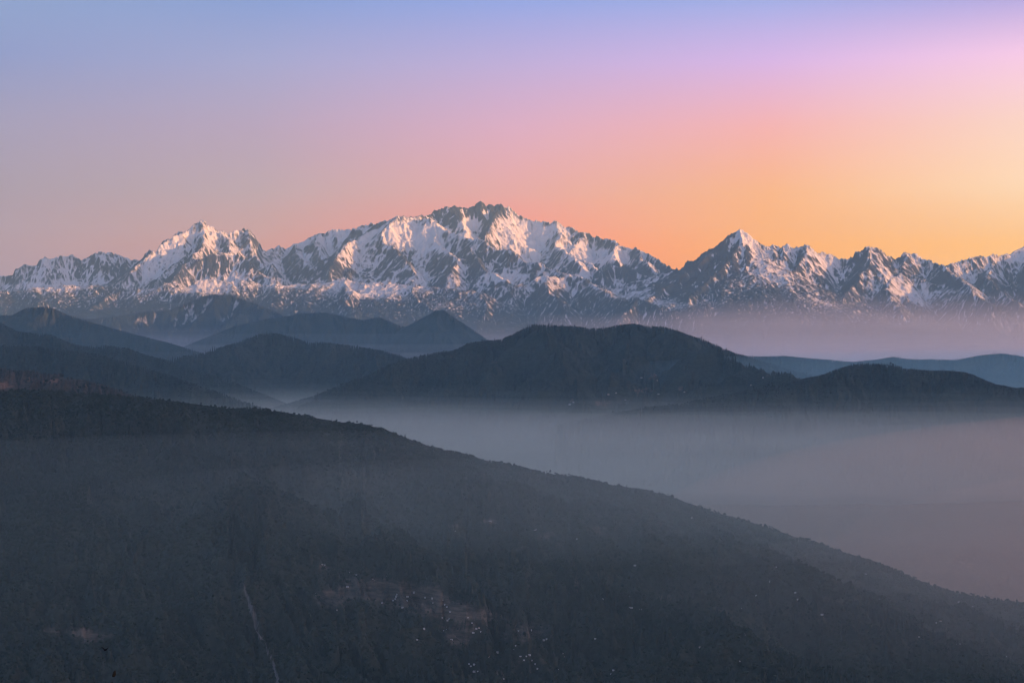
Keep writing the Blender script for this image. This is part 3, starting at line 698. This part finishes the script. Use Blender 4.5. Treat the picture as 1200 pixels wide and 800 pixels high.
def near_forest():
    rs = np.random.RandomState(3); n = 190000
    p = rs.uniform(-60, 1260, n); y = np.sqrt(rs.uniform(4300.0 ** 2, 7500.0 ** 2, n))
    yc = np.interp(p, G.px, YC)
    z = G.sample(H, p, y); fa = G.sample(FA, p, y); py = EYE - F * z / y
    dens = 0.55 + 0.6 * fbm((p - 600) / F * y / 120, y / 120, 33, 3)
    keep = (y < yc + 70) & (fa < 0.32 + 0.55 * rs.rand(n) ** 1.3) & (py < 815) & (rs.rand(n) < dens)
    pts = np.stack([(p - 600) / F * y, y, z], -1)[keep]
    forest('forest', pts, 4.5, 11.5, M_LEAF, 'dark forest covering the near hillside', 9)
near_forest()
print('near', round(time.time() - T0, 1))

# single trees standing out on the near crest
def tree_meshes(seed, conif):
    rs = np.random.RandomState(seed)
    n = 7; V = []; Fc = []
    for k, (z, r) in enumerate(((0, 0.035), (0.25, 0.026), (0.55, 0.016), (0.85, 0.006))):
        for i in range(n): a = 2 * math.pi * i / n; V.append((r * math.cos(a) + 0.015 * k * math.sin(seed), r * math.sin(a), z))
    for k in range(3):
        for i in range(n): Fc.append((k * n + i, k * n + (i + 1) % n, (k + 1) * n + (i + 1) % n, (k + 1) * n + i))
    for q in range(5):
        a = rs.rand() * 6.28; z = 0.3 + 0.1 * q; b = len(V); d = np.array([math.cos(a), math.sin(a), 0.6]) * 0.25
        V += [(0.012, 0, z), (-0.012, 0.01, z), (0, -0.012, z + 0.01), (d[0], d[1], z + d[2])]
        Fc += [(b, b + 1, b + 3), (b + 1, b + 2, b + 3), (b + 2, b, b + 3)]
    trunk = bpy.data.meshes.new('trunk'); trunk.from_pydata(V, [], Fc); trunk.materials.append(M_BARK); trunk.update()
    V, Fc = [], []; m = 0
    for q in range(230):
        if conif:
            z = 0.12 + 0.88 * rs.rand() ** 1.2; rad = 0.30 * (1.02 - z) * math.sqrt(rs.rand()) * (0.75 + 0.25 * math.cos(z * 40)); a = rs.rand() * 6.28
            c = np.array([rad * math.cos(a), rad * math.sin(a), z])
        else:
            lobe = np.array([(0, 0, .72), (.2, .08, .58), (-.19, .1, .55), (.05, -.2, .6), (-.07, .02, .86), (.12, .15, .78), (-.15, -.14, .68)][q % 7])
            d = rs.normal(0, 1, 3); d /= np.linalg.norm(d); c = lobe + d * 0.16 * rs.rand() ** 0.4
        s = 0.045 + 0.04 * rs.rand(); b = rs.normal(0, 1, (2, 3)); b[0] /= np.linalg.norm(b[0]); b[1] /= np.linalg.norm(b[1])
        V += [c - b[0] * s, c + b[1] * s * 0.7, c + b[0] * s, c - b[1] * s * 0.7]; Fc.append((m, m + 1, m + 2, m + 3)); m += 4
    crown = bpy.data.meshes.new('crown'); crown.from_pydata([tuple(p) for p in V], [], Fc); crown.materials.append(M_LEAFD); crown.update()
    return trunk, crown
TM = [tree_meshes(1, False), tree_meshes(2, False), tree_meshes(3, False), tree_meshes(4, True), tree_meshes(5, True)]
def crest_trees():
    rng = random.Random(8)
    secs = [(0, 140, 26, 'small dark tree on the near crest in front of the brown ridge', 'crest trees before the brown ridge'),
            (145, 460, 64, 'small dark tree on the near crest against the blue hills', 'crest trees against the blue hills'),
            (465, 850, 70, 'small dark tree on the middle of the descending near crest against the mist', 'crest trees down the middle of the near ridge'),
            (855, 1200, 56, 'small dark tree on the lowest right stretch of the near crest', 'crest trees at the low right end')]
    for x0, x1, n, lab, grp in secs:
        px = x0
        for k in range(n):
            px = x0 + (x1 - x0) * (k + rng.uniform(0.0, 1.0)) / n
            if rng.random() < 0.3 and k: px = prev + rng.uniform(1.5, 4)
            prev = px
            y = float(np.interp(px, G.px, YC)) - rng.uniform(-10, 25)
            z = float(G.sample(H, np.array([px]), np.array([y]))[0])
            tr, cr = TM[rng.choice([0, 0, 1, 1, 2, 2, 3, 4])]
            e = empty('tree', ((px - 600) / F * y, y, z - 0.5)); hgt = rng.choice([7, 8, 8, 9, 10, 11, 12, 14]) * rng.uniform(0.9, 1.1)
            e.scale = (hgt * rng.uniform(0.9, 1.2),) * 2 + (hgt,); e.rotation_euler.z = rng.uniform(0, 6.28)
            tag(e, lab, 'tree', grp)
            for nm, me in (('trunk', tr), ('crown', cr)):
                o = bpy.data.objects.new(nm, me); COL.objects.link(o); o.parent = e
crest_trees()

# ------------------------------------------------------------------ valley and ground
def build_valley():
    g = Grid(150, 1420, 2.2, np.concatenate([np.arange(7000, 15200, 24)]))
    X, Y = g.X, g.Y
    base = np.interp(g.ys, [7000, 8500, 9500, 11000, 12500, 14000, 15200], [-1150, -1020, -900, -700, -520, -420, -450])
    h = base[:, None] + 130 * fbm(X / 1500, Y / 1500, 3, 5) + 70 * rfbm(X / 900, Y / 900, 13, 4)
    h = h.astype(f4)
    for q, (lam, amp) in enumerate(((700, 0.06), (300, 0.06), (130, 0.05))):
        gx, gy = g.grad(h); e, m = gully(X, Y, gx, gy, lam, 20 + q); h = h + (lam * amp * e * sst(0.05, 0.3, m)).astype(f4)
    o = g.build('valley', h, M_VALLEY); add_attr(o, 'field', 0.25 + 0.5 * fbm(X / 260, Y / 260, 23, 4))
    tag(o, 'broad valley slope of fields and villages deep in the mist at right', 'valley', kind='structure')
    return g, h, EYE - F * h / Y
VG, VH, VPY = build_valley()
def build_ground():
    xs = np.linspace(-68000, 68000, 180); ys = np.linspace(-2500, 72000, 160)
    X, Y = np.meshgrid(xs, ys)
    z = np.interp(ys, [-2500, 3000, 9000, 15500, 20000, 27000, 38000, 42000, 46000, 72000], [-1350, -1350, -1350, -950, -900, -900, -700, -500, -300, -300])[:, None] + 110 * fbm(X / 6000, Y / 6000, 77, 4)
    nr, nc = z.shape; i = np.arange(nr - 1)[:, None] * nc + np.arange(nc - 1)[None, :]
    o = mesh_obj('ground', np.stack([X, Y, z], -1).reshape(-1, 3), np.stack([i, i + 1, i + nc + 1, i + nc], -1).reshape(-1, 4), M_VALLEY, smooth=True)
    add_attr(o, 'field', 0.2 + 0.4 * fbm(X / 3000, Y / 3000, 99, 3).ravel())
    tag(o, 'wide low ground of the valleys under the mist', 'ground', kind='structure')
build_ground()
def build_viewpoint():
    xs = np.linspace(-900, 900, 90); ys = np.concatenate([np.linspace(-1200, -20, 40), np.linspace(-15, 40, 30), np.linspace(60, 1900, 60)])
    X, Y = np.meshgrid(xs, ys)
    z = -1.75 - np.where(Y > 0.8, 0.62 * (Y - 0.8), 0) - np.where(Y < -6, 0.3 * (-6 - Y), 0) - 0.0004 * X * X + 0.15 * fbm(X / 6, Y / 6, 3, 3) * (np.abs(Y) < 60) + 25 * fbm(X / 300, Y / 300, 5, 3) * sst(80, 500, np.hypot(X, Y))
    z = np.minimum(z, -1.6 - 0.35 * np.maximum(Y, 0))
    z = np.maximum(z, -1380)
    nr, nc = z.shape; i = np.arange(nr - 1)[:, None] * nc + np.arange(nc - 1)[None, :]
    o = mesh_obj('viewpoint_hill', np.stack([X, Y, z], -1).reshape(-1, 3), np.stack([i, i + 1, i + nc + 1, i + nc], -1).reshape(-1, 4), M_BROWN, smooth=True)
    add_attr(o, 'field', np.full(nr * nc, 0.3)); tag(o, 'steep grassy hilltop below the viewpoint', 'hill', kind='structure')
build_viewpoint()

def build_shade_ridge():
    """an added high ridge, unseen outside the picture, that keeps the low hills in shade"""
    xs = np.linspace(12000, 36000, 110); ys = np.linspace(-11800, 29500, 190)
    X, Y = np.meshgrid(xs, ys)
    crest = 4750 + 300 * fbm(ys / 4000, ys * 0 + 2, 6, 4)  # added crest, high enough to shade the valley mist
    cx = 23500 + 700 * fbm(ys / 5000, ys * 0, 8, 3)
    z = crest[:, None] - 0.55 * np.abs(X - cx[:, None]) + 260 * rfbm(X / 3500, Y / 3500, 9, 5)
    z = z * (1 - sst(25000, 27500, Y)) - 1400 * (1 - (1 - sst(25000, 27500, Y))); z = np.maximum(z, -1400)
    z = np.minimum(z, 5100)
    nr, nc = z.shape; i = np.arange(nr - 1)[:, None] * nc + np.arange(nc - 1)[None, :]
    o = mesh_obj('hill', np.stack([X, Y, z], -1).reshape(-1, 3), np.stack([i, i + 1, i + nc + 1, i + nc], -1).reshape(-1, 4), M_HILL, smooth=True)
    add_attr(o, 'field', np.full(nr * nc, 0.1)); tag(o, 'added ridge outside the picture that shades the valley and low hills', 'hill', kind='structure')
build_shade_ridge()

# ------------------------------------------------------------------ houses
def house_meshes(w_, d_, hh, roofm):
    a, b = w_ / 2, d_ / 2
    wall = bpy.data.meshes.new('wall')
    V = [(-a,-b,-2),(a,-b,-2),(a,b,-2),(-a,b,-2),(-a,-b,hh),(a,-b,hh),(a,b,hh),(-a,b,hh),(-a,0,hh+d_*0.28),(a,0,hh+d_*0.28)]
    wall.from_pydata(V, [], [(0,1,5,4),(2,3,7,6),(1,2,6,9,5),(3,0,4,8,7)]); wall.materials.append(M_WALL); wall.update()
    e = 0.5; r = bpy.data.meshes.new('roof'); t = 0.15; s = 0.56
    y1 = b + e; z1 = hh - e * s + 0.05; zr = hh + d_ * 0.28 + 0.05; A = a + e
    V = [(-A,-y1,z1),(A,-y1,z1),(A,0,zr),(-A,0,zr),(-A,y1,z1),(A,y1,z1)]; V += [(x, y, z + t) for x, y, z in V]
    r.from_pydata(V, [], [(0,3,2,1),(3,4,5,2),(6,7,8,9),(9,8,11,10),(0,1,7,6),(5,4,10,11),(1,2,8,7),(2,5,11,8),(3,0,6,9),(4,3,9,10)]); r.materials.append(roofm); r.update()
    return wall, r
HM = [house_meshes(8, 6, 3.0, M_ROOF), house_meshes(11, 6.5, 3.2, M_ROOF), house_meshes(7, 5.5, 5.0, M_ROOF), house_meshes(9, 6, 3.0, M_RROOF), house_meshes(15, 7, 3.5, M_ROOF)]
_hr = random.Random(4)
def house(p, lab, grp, big=1.0, k=None):
    wl, rf = HM[_hr.choice([0, 0, 1, 1, 2, 3]) if k is None else k]
    e = empty('house', (float(p[0]), float(p[1]), float(p[2]) + 0.3)); e.rotation_euler.z = _hr.uniform(-0.5, 0.5); e.scale = (big,) * 3
    tag(e, lab, 'house', grp)
    for nm, me in (('wall', wl), ('roof', rf)):
        o = bpy.data.objects.new(nm, me); COL.objects.link(o); o.parent = e
VILL = [
 ('tiny pale house at the upper left end of the village spur', 'houses at the upper left end of the spur', [(378,661),(381,662),(369,693),(371,694)]),
 ('tiny pale house along the top edge of the village spur', 'houses along the top edge of the spur', [(410,670),(414,670),(416,670),(418,672),(437,675),(440,674),(451,675),(454,676)]),
 ('tiny pale house in the fields of the village spur', 'houses in the fields of the spur', [(397,701),(395,710),(399,710),(407,687),(412,700),(448,703),(461,699),(463,700),(472,709),(474,709),(477,702),(478,691)]),
 ('bright white house on the middle of the village spur', 'bright houses on the spur', [(465,688),(466,689)]),
 ('tiny pale house down the right edge of the village spur', 'houses down the right edge of the spur', [(485,688),(498,695),(507,698),(508,699),(519,706),(521,707),(524,709),(528,711),(518,719),(525,722),(527,723),(548,719)]),
 ('tiny pale house on the terrace below the village spur', 'houses below the spur', [(488,749),(497,737),(500,737),(520,736),(523,735),(529,747),(521,758),(530,762),(533,762)]),
 ('tiny pale house in the scattered hamlet at bottom centre', 'houses of the bottom hamlet', [(553,726),(555,735),(558,734),(561,735),(563,735),(573,764),(583,763),(587,763),(550,772),(552,779),(556,779),(551,787),(556,786),(560,787)]),
 ('tiny pale house on the slope right of the bottom hamlet', 'houses right of the bottom hamlet', [(602,757),(604,752),(607,749),(608,732),(622,734),(638,749),(641,748),(610,764),(614,764),(617,763),(620,762),(624,773),(627,773),(630,773),(625,794),(627,792),(654,784),(657,755),(660,754),(661,767),(682,768),(684,767),(690,770),(696,745),(698,745),(716,785),(719,785),(650,798),(658,798),(755,798),(590,792)]),
 ('pale house beside a field on the upper middle slope', 'houses beside the upper fields', [(574,608),(576,609),(627,621),(632,622),(610,614),(691,620),(676,632),(533,614)]),
 ('lone white house on the dark slope below the centre', 'lone houses below the centre', [(631,717),(639,716),(707,685),(744,661),(738,699),(739,699),(741,708),(731,699),(750,712),(752,713)]),
 ('tiny pale house on the dim slope at lower right', 'houses on the lower right slope', [(829,673),(811,603),(831,603),(859,612),(910,665),(901,672),(902,677),(932,694),(935,700),(887,690),(879,707),(868,712),(872,742),(873,743),(828,751),(820,748),(825,755),(867,773),(1015,672),(1032,700),(963,716),(1057,773),(1066,734),(1098,728),(1102,728),(1077,743),(1122,751),(1125,751),(1180,767)]),
 ('tiny pale house at the foot of the ridge end at right', 'houses at the ridge foot', [(929,628),(935,633),(937,634),(1124,705),(1125,706),(1160,704),(1140,710)]),
]
for lab, grp, pts in VILL:
    for (a, b) in pts:
        house(near_at(a + _hr.uniform(-.4, .4), b), lab, grp, _hr.uniform(0.45, 0.75) * (1.5 if 'bright' in lab else 1.0))
def grid_at(g, PYg, h, px, py):
    c = int(round((px - g.px[0]) / g.step)); col = PYg[:, c]; k = np.where((col[:-1] >= py) & (col[1:] < py))[0]
    if not len(k): return None
    y = g.ys[k[0]]; return np.array([(px - 600) / F * y, y, h[k[0], c]])
def valley_houses():
    rng = random.Random(6); n = 0
    for cx, cy, sx, sy, m in ((900,485,45,8,14),(960,500,40,10,10),(790,520,60,18,12),(730,500,40,12,8),(1125,655,10,3,5),(980,560,90,30,8)):
        for k in range(m):
            p = grid_at(VG, VPY, VH, cx + rng.gauss(0, sx), cy + rng.gauss(0, sy))
            if p is not None: house(p, 'faint pale house in the misty valley at right', 'houses in the misty valley', rng.uniform(1.3, 2.0), 4)
    g, h = CENTRE; pyg = EYE - F * h / g.Y
    for (a, b) in ((668,472),(672,470),(713,459),(722,458),(747,441),(752,442),(760,439),(768,437),(772,433),(770,444),(798,455),(802,454),(733,465),(765,457),(772,462),(895,438),(880,450)):
        p = grid_at(g, pyg, h, a, b)
        if p is not None: house(p, 'tiny pale house on the lower flank of the broad central hill', 'houses on the central hill', rng.uniform(0.9, 1.3), rng.choice([1, 3, 4]))
valley_houses()
print('houses', round(time.time() - T0, 1))

# ------------------------------------------------------------------ bird and twig close to the viewpoint
def skinned(name, P, E, rad, mat, parent=None, root=0, sub=1):
    me = bpy.data.meshes.new(name); me.from_pydata(P, E, []); o = bpy.data.objects.new(name, me); COL.objects.link(o)
    sk = o.modifiers.new('skin', 'SKIN')
    for i, r_ in enumerate(rad): me.skin_vertices[0].data[i].radius = (r_, r_) if not isinstance(r_, tuple) else r_
    me.skin_vertices[0].data[root].use_root = True
    ss = o.modifiers.new('sub', 'SUBSURF'); ss.levels = ss.render_levels = sub
    me.materials.append(mat)
    if parent: o.parent = parent
    return o
def build_bird():
    d = 120.0; p = W(123.5, 761, d)
    P = [(0, 0, 0), (0, 0.10, 0.02), (0, 0.17, 0.045), (0, 0.22, 0.04), (0, -0.12, -0.02), (0, -0.24, -0.03)]
    E = [(0, 1), (1, 2), (2, 3), (0, 4), (4, 5)]
    b = skinned('bird', [tuple(q) for q in P], E, [0.055, 0.045, 0.032, 0.008, 0.035, (0.05, 0.008)], M_BIRD)
    for s in (-1, 1):
        V = [(0.03*s,0.08,0.01),(0.16*s,0.10,0.12),(0.29*s,0.03,0.20),(0.17*s,-0.05,0.11),(0.03*s,-0.08,0.0)]
        V2 = [(x, y, z - 0.012) for x, y, z in V]
        mesh_obj('wing', np.array(V + V2), [(0,1,3,4),(1,2,3),(5,9,8,6),(6,8,7),(0,5,6,1),(1,6,7,2),(2,7,8,3),(3,8,9,4),(4,9,5,0)], M_BIRD, parent=b)
    b.location = p; b.rotation_euler.z = R(160)
    tag(b, 'tiny dark bird flying with raised wings low at the left', 'bird')
build_bird()
def build_twig():
    d = 4.0; top = W(133.5, 790, d)
    zg = -1.75 - 0.62 * (d - 0.8)
    L = zg - top[2]
    st = skinned('stem', [(0.02, 0, L - 0.1), (0.05, 0.01, L * 0.6), (0.01, 0, L * 0.25), (-0.004, 0, -0.014)], [(0, 1), (1, 2), (2, 3)], [0.012, 0.009, 0.005, 0.0012], M_BUD)
    e = empty('plant', tuple(top)); st.parent = e
    V, f = ico(1, np.random.RandomState(2), 0.25, 0.0042, 0.009); V[:, 0] += V[:, 2] * 0.25
    o = mesh_obj('bud', V, f, M_BUD, parent=e, smooth=True)
    tag(e, 'dry bud of a thin plant poking up at the bottom edge at left', 'plant')
build_twig()

# ------------------------------------------------------------------ haze and mist
HZ = mat_vol('haze_air', (0.46, 0.78, 0.97), 0.75e-5, 0.1)
o = box_obj('haze', (-70000, -12500, -1700), (70000, 74000, 5300), HZ)
tag(o, 'thin blue haze filling the air between the hills', 'haze', kind='stuff')
MISTC = (0.98, 0.955, 0.84); FARC = (0.92, 0.89, 0.96)
def mist(lo, hi, dens, label, col=(0.90, 0.92, 1.0)):
    o = box_obj('mist', lo, hi, mat_vol('mist_air', col, dens, 0.4)); tag(o, label, 'mist', kind='stuff')
LOWC = (0.50, 0.82, 0.92)
for k, (top, dn, nm) in enumerate(((350, 0.35e-5, 'blue haze low over all the hills'), (800, 0.3e-5, 'thin blue haze over the hills and the foot of the range'))):
    mist((-50000 - 500 * k, -12000 + 200 * k, -1650 + 20 * k), (50000 + 500 * k, 49000, top), dn, nm, LOWC)
def mist_sheet(y0, y1, xw, zb, top, amp, dens, label, col, seed):
    """a closed body of mist with an uneven upper face and a wandering front"""
    xs = np.concatenate([np.linspace(-xw, -7000, 8)[:-1], np.linspace(-7000, 7000, 90), np.linspace(7000, xw, 8)[1:]])
    t = np.concatenate([np.linspace(0, 0.5, 46)[:-1], np.linspace(0.5, 1, 14)])
    front = y0 + 420 * fbm(xs / 2600, xs * 0 + seed * 3.7, seed, 3)
    Y = front[None, :] + t[:, None] * (y1 - front)[None, :]; X = np.repeat(xs[None, :], len(t), 0)
    Z = top + amp * fbm(X / 1500, Y / 1100, seed, 4) * 1.6
    nr, nc = X.shape; n = nr * nc
    V = np.concatenate([np.stack([X, Y, Z], -1).reshape(-1, 3), np.stack([X, Y, np.full_like(X, zb)], -1).reshape(-1, 3)])
    i = np.arange(nr - 1)[:, None] * nc + np.arange(nc - 1)[None, :]
    f = [np.stack([i, i + 1, i + nc + 1, i + nc], -1).reshape(-1, 4)]; f.append(f[0][:, ::-1] + n)
    def wall(e): e = np.asarray(e); return np.stack([e[:-1], e[:-1] + n, e[1:] + n, e[1:]], -1)
    f += [wall(np.arange(nc)), wall(np.arange(nc)[::-1] + (nr - 1) * nc), wall((np.arange(nr) * nc)[::-1]), wall(np.arange(nr) * nc + nc - 1)]
    o = mesh_obj('mist', V, np.concatenate(f), mat_vol('mist_air', col, dens, 0.4)); tag(o, label, 'mist', kind='stuff')
ORD = ['first', 'second', 'third', 'fourth', 'fifth', 'sixth', 'seventh', 'eighth', 'ninth', 'tenth', 'eleventh']
for k in range(8):
    mist_sheet(5900 - 265 * k, 21500 - 100 * k, 30000 + 300 * k, -1600 + 8 * k, -140 - 42 * k, 24, (0.8e-5, 1.25e-5)[k > 0] + 0.07e-5 * k, ORD[k] + ' thin layer from the top of the mist over the near hillside and valley', (0.86, 0.96, 0.80), 200 + k)
for k, (top, y0, dn, nm) in enumerate(((-222, 7150, 2.6e-5, 'thin veil on top of the mist sea behind the near ridge'), (-255, 7300, 3.4e-5, 'bright top of the mist sea behind the near ridge'), (-292, 7450, 4.0e-5, 'upper part of the mist sea behind the near ridge'), (-340, 7650, 3.4e-5, 'middle of the mist sea behind the near ridge'), (-425, 7850, 2.0e-5, 'bottom of the mist sea behind the near ridge'))):
    mist_sheet(y0, 20300 - 80 * k, 29000 - 200 * k, -1500 + 8 * k, top, 26, dn, nm, MISTC, 230 + k)
BANKS = tuple((x, y, z, rx, ry, rz, d * 1e-4, MISTC if y < 12000 else LOWC, nm) for x, y, z, rx, ry, rz, d, nm in (
    (300, 9400, -345, 1700, 700, 95, 0.6, 'flat bank of mist on the mist sea below the broad central hill'),
    (1600, 9900, -345, 1900, 620, 95, 0.6, 'flat bank of mist at the foot of the dark right hill'),
    (2400, 8700, -370, 1300, 520, 100, 0.7, 'flat bank of mist on the right of the mist sea'),
    (-900, 10900, -350, 1900, 800, 95, 0.6, 'flat bank of mist left of the broad central hill'),
    (3700, 13500, -140, 3500, 1200, 240, 1.7, 'blue mist between the dark right hill and the broad central hill'),
    (4500, 16300, -120, 5200, 1000, 240, 0.3, 'blue mist in front of the long far ridge at right')))
def tinted_mist_banks():
    """banks of mist shaped as flat lenses, sunlight tinted into the right valley ones"""
    for k, (cx, cy_, cz, rx, ry, rz, dn, cl, nm) in enumerate(((3900, 8600, -760, 3300, 2600, 580, 2.4e-4, (1.0, 0.56, 0.40), 'haze tinted with warm sunlight in the right of the near valley'), (3700, 8300, -860, 2300, 2200, 430, 2.4e-4, (1.0, 0.56, 0.40), 'denser core of the sunlight tinted haze at right'),  # warm tint stands in for sunlight on the valley mist
        (1750, 5900, -760, 1500, 800, 250, 1.5e-4, (1.0, 0.82, 0.74), 'warm thin mist over the low right end of the near hillside'), (-250, 6250, -420, 2600, 700, 200, 0.8e-4, (0.92, 0.97, 0.90), 'thin grey mist drifting along the upper face of the near hillside'), (300, 6100, -470, 1900, 560, 170, 0.9e-4, (0.92, 0.97, 0.90), 'heart of the grey mist on the face of the near hillside')) + BANKS):
        nu, nv = 48, 24; V = [(cx, cy_, cz + rz)]; Fc = []
        for i in range(1, nv):
            p = math.pi * i / nv
            for j in range(nu):
                q = 2 * math.pi * j / nu; V.append((cx + rx * math.sin(p) * math.cos(q), cy_ + ry * math.sin(p) * math.sin(q), cz + rz * math.cos(p)))
        V.append((cx, cy_, cz - rz))
        for j in range(nu): Fc.append((0, 1 + j, 1 + (j + 1) % nu)); Fc.append((len(V) - 1, 1 + (nv - 2) * nu + (j + 1) % nu, 1 + (nv - 2) * nu + j))
        for i in range(nv - 2):
            for j in range(nu): a, b = 1 + i * nu + j, 1 + i * nu + (j + 1) % nu; Fc.append((a, a + nu, b + nu, b))
        o = mesh_obj('mist', np.array(V), Fc, mat_vol('tinted_mist_air', cl, dn, 0.4)); tag(o, nm, 'mist', kind='stuff')
tinted_mist_banks()
FAR_MIST = [(-60, 19000, 2.2e-5), (30, 20500, 2.2e-5), (130, 22000, 2.2e-5), (250, 24000, 2.2e-5), (420, 27000, 2.4e-5), (600, 32000, 1.3e-5), (760, 36000, 0.6e-5), (920, 36000, 0.3e-5), (850, 32500, 1.5e-5), (940, 33500, 1.5e-5), (1150, 35000, 2.2e-5), (1400, 36500, 1.3e-5)]
NAMES = ['lowest blue mist in the far valley', 'low blue mist in the far valley', 'second layer of blue mist in the far valley', 'blue mist in the far valley behind the middle hills', 'blue mist round the hazy far ridges', 'lilac mist low before the snow range', 'lilac mist at the foot of the snow range', 'thin veil on the wooded foot of the snow range', 'lilac mist under the eastern peaks at right', 'second lilac sheet under the eastern peaks at right', 'upper lilac mist under the eastern peaks at right', 'thin top veil of mist under the eastern peaks at right']
for k, ((top, y0, dn), nm) in enumerate(zip(FAR_MIST, NAMES)):
    mist((-42000 - 300 * k if k < 8 else 500 + 1500 * (k - 8), y0, -1560 + 8 * k), (42000 + 300 * k, 48500 - 150 * k, top), dn, nm, FARC)
print('done', round(time.time() - T0, 1))
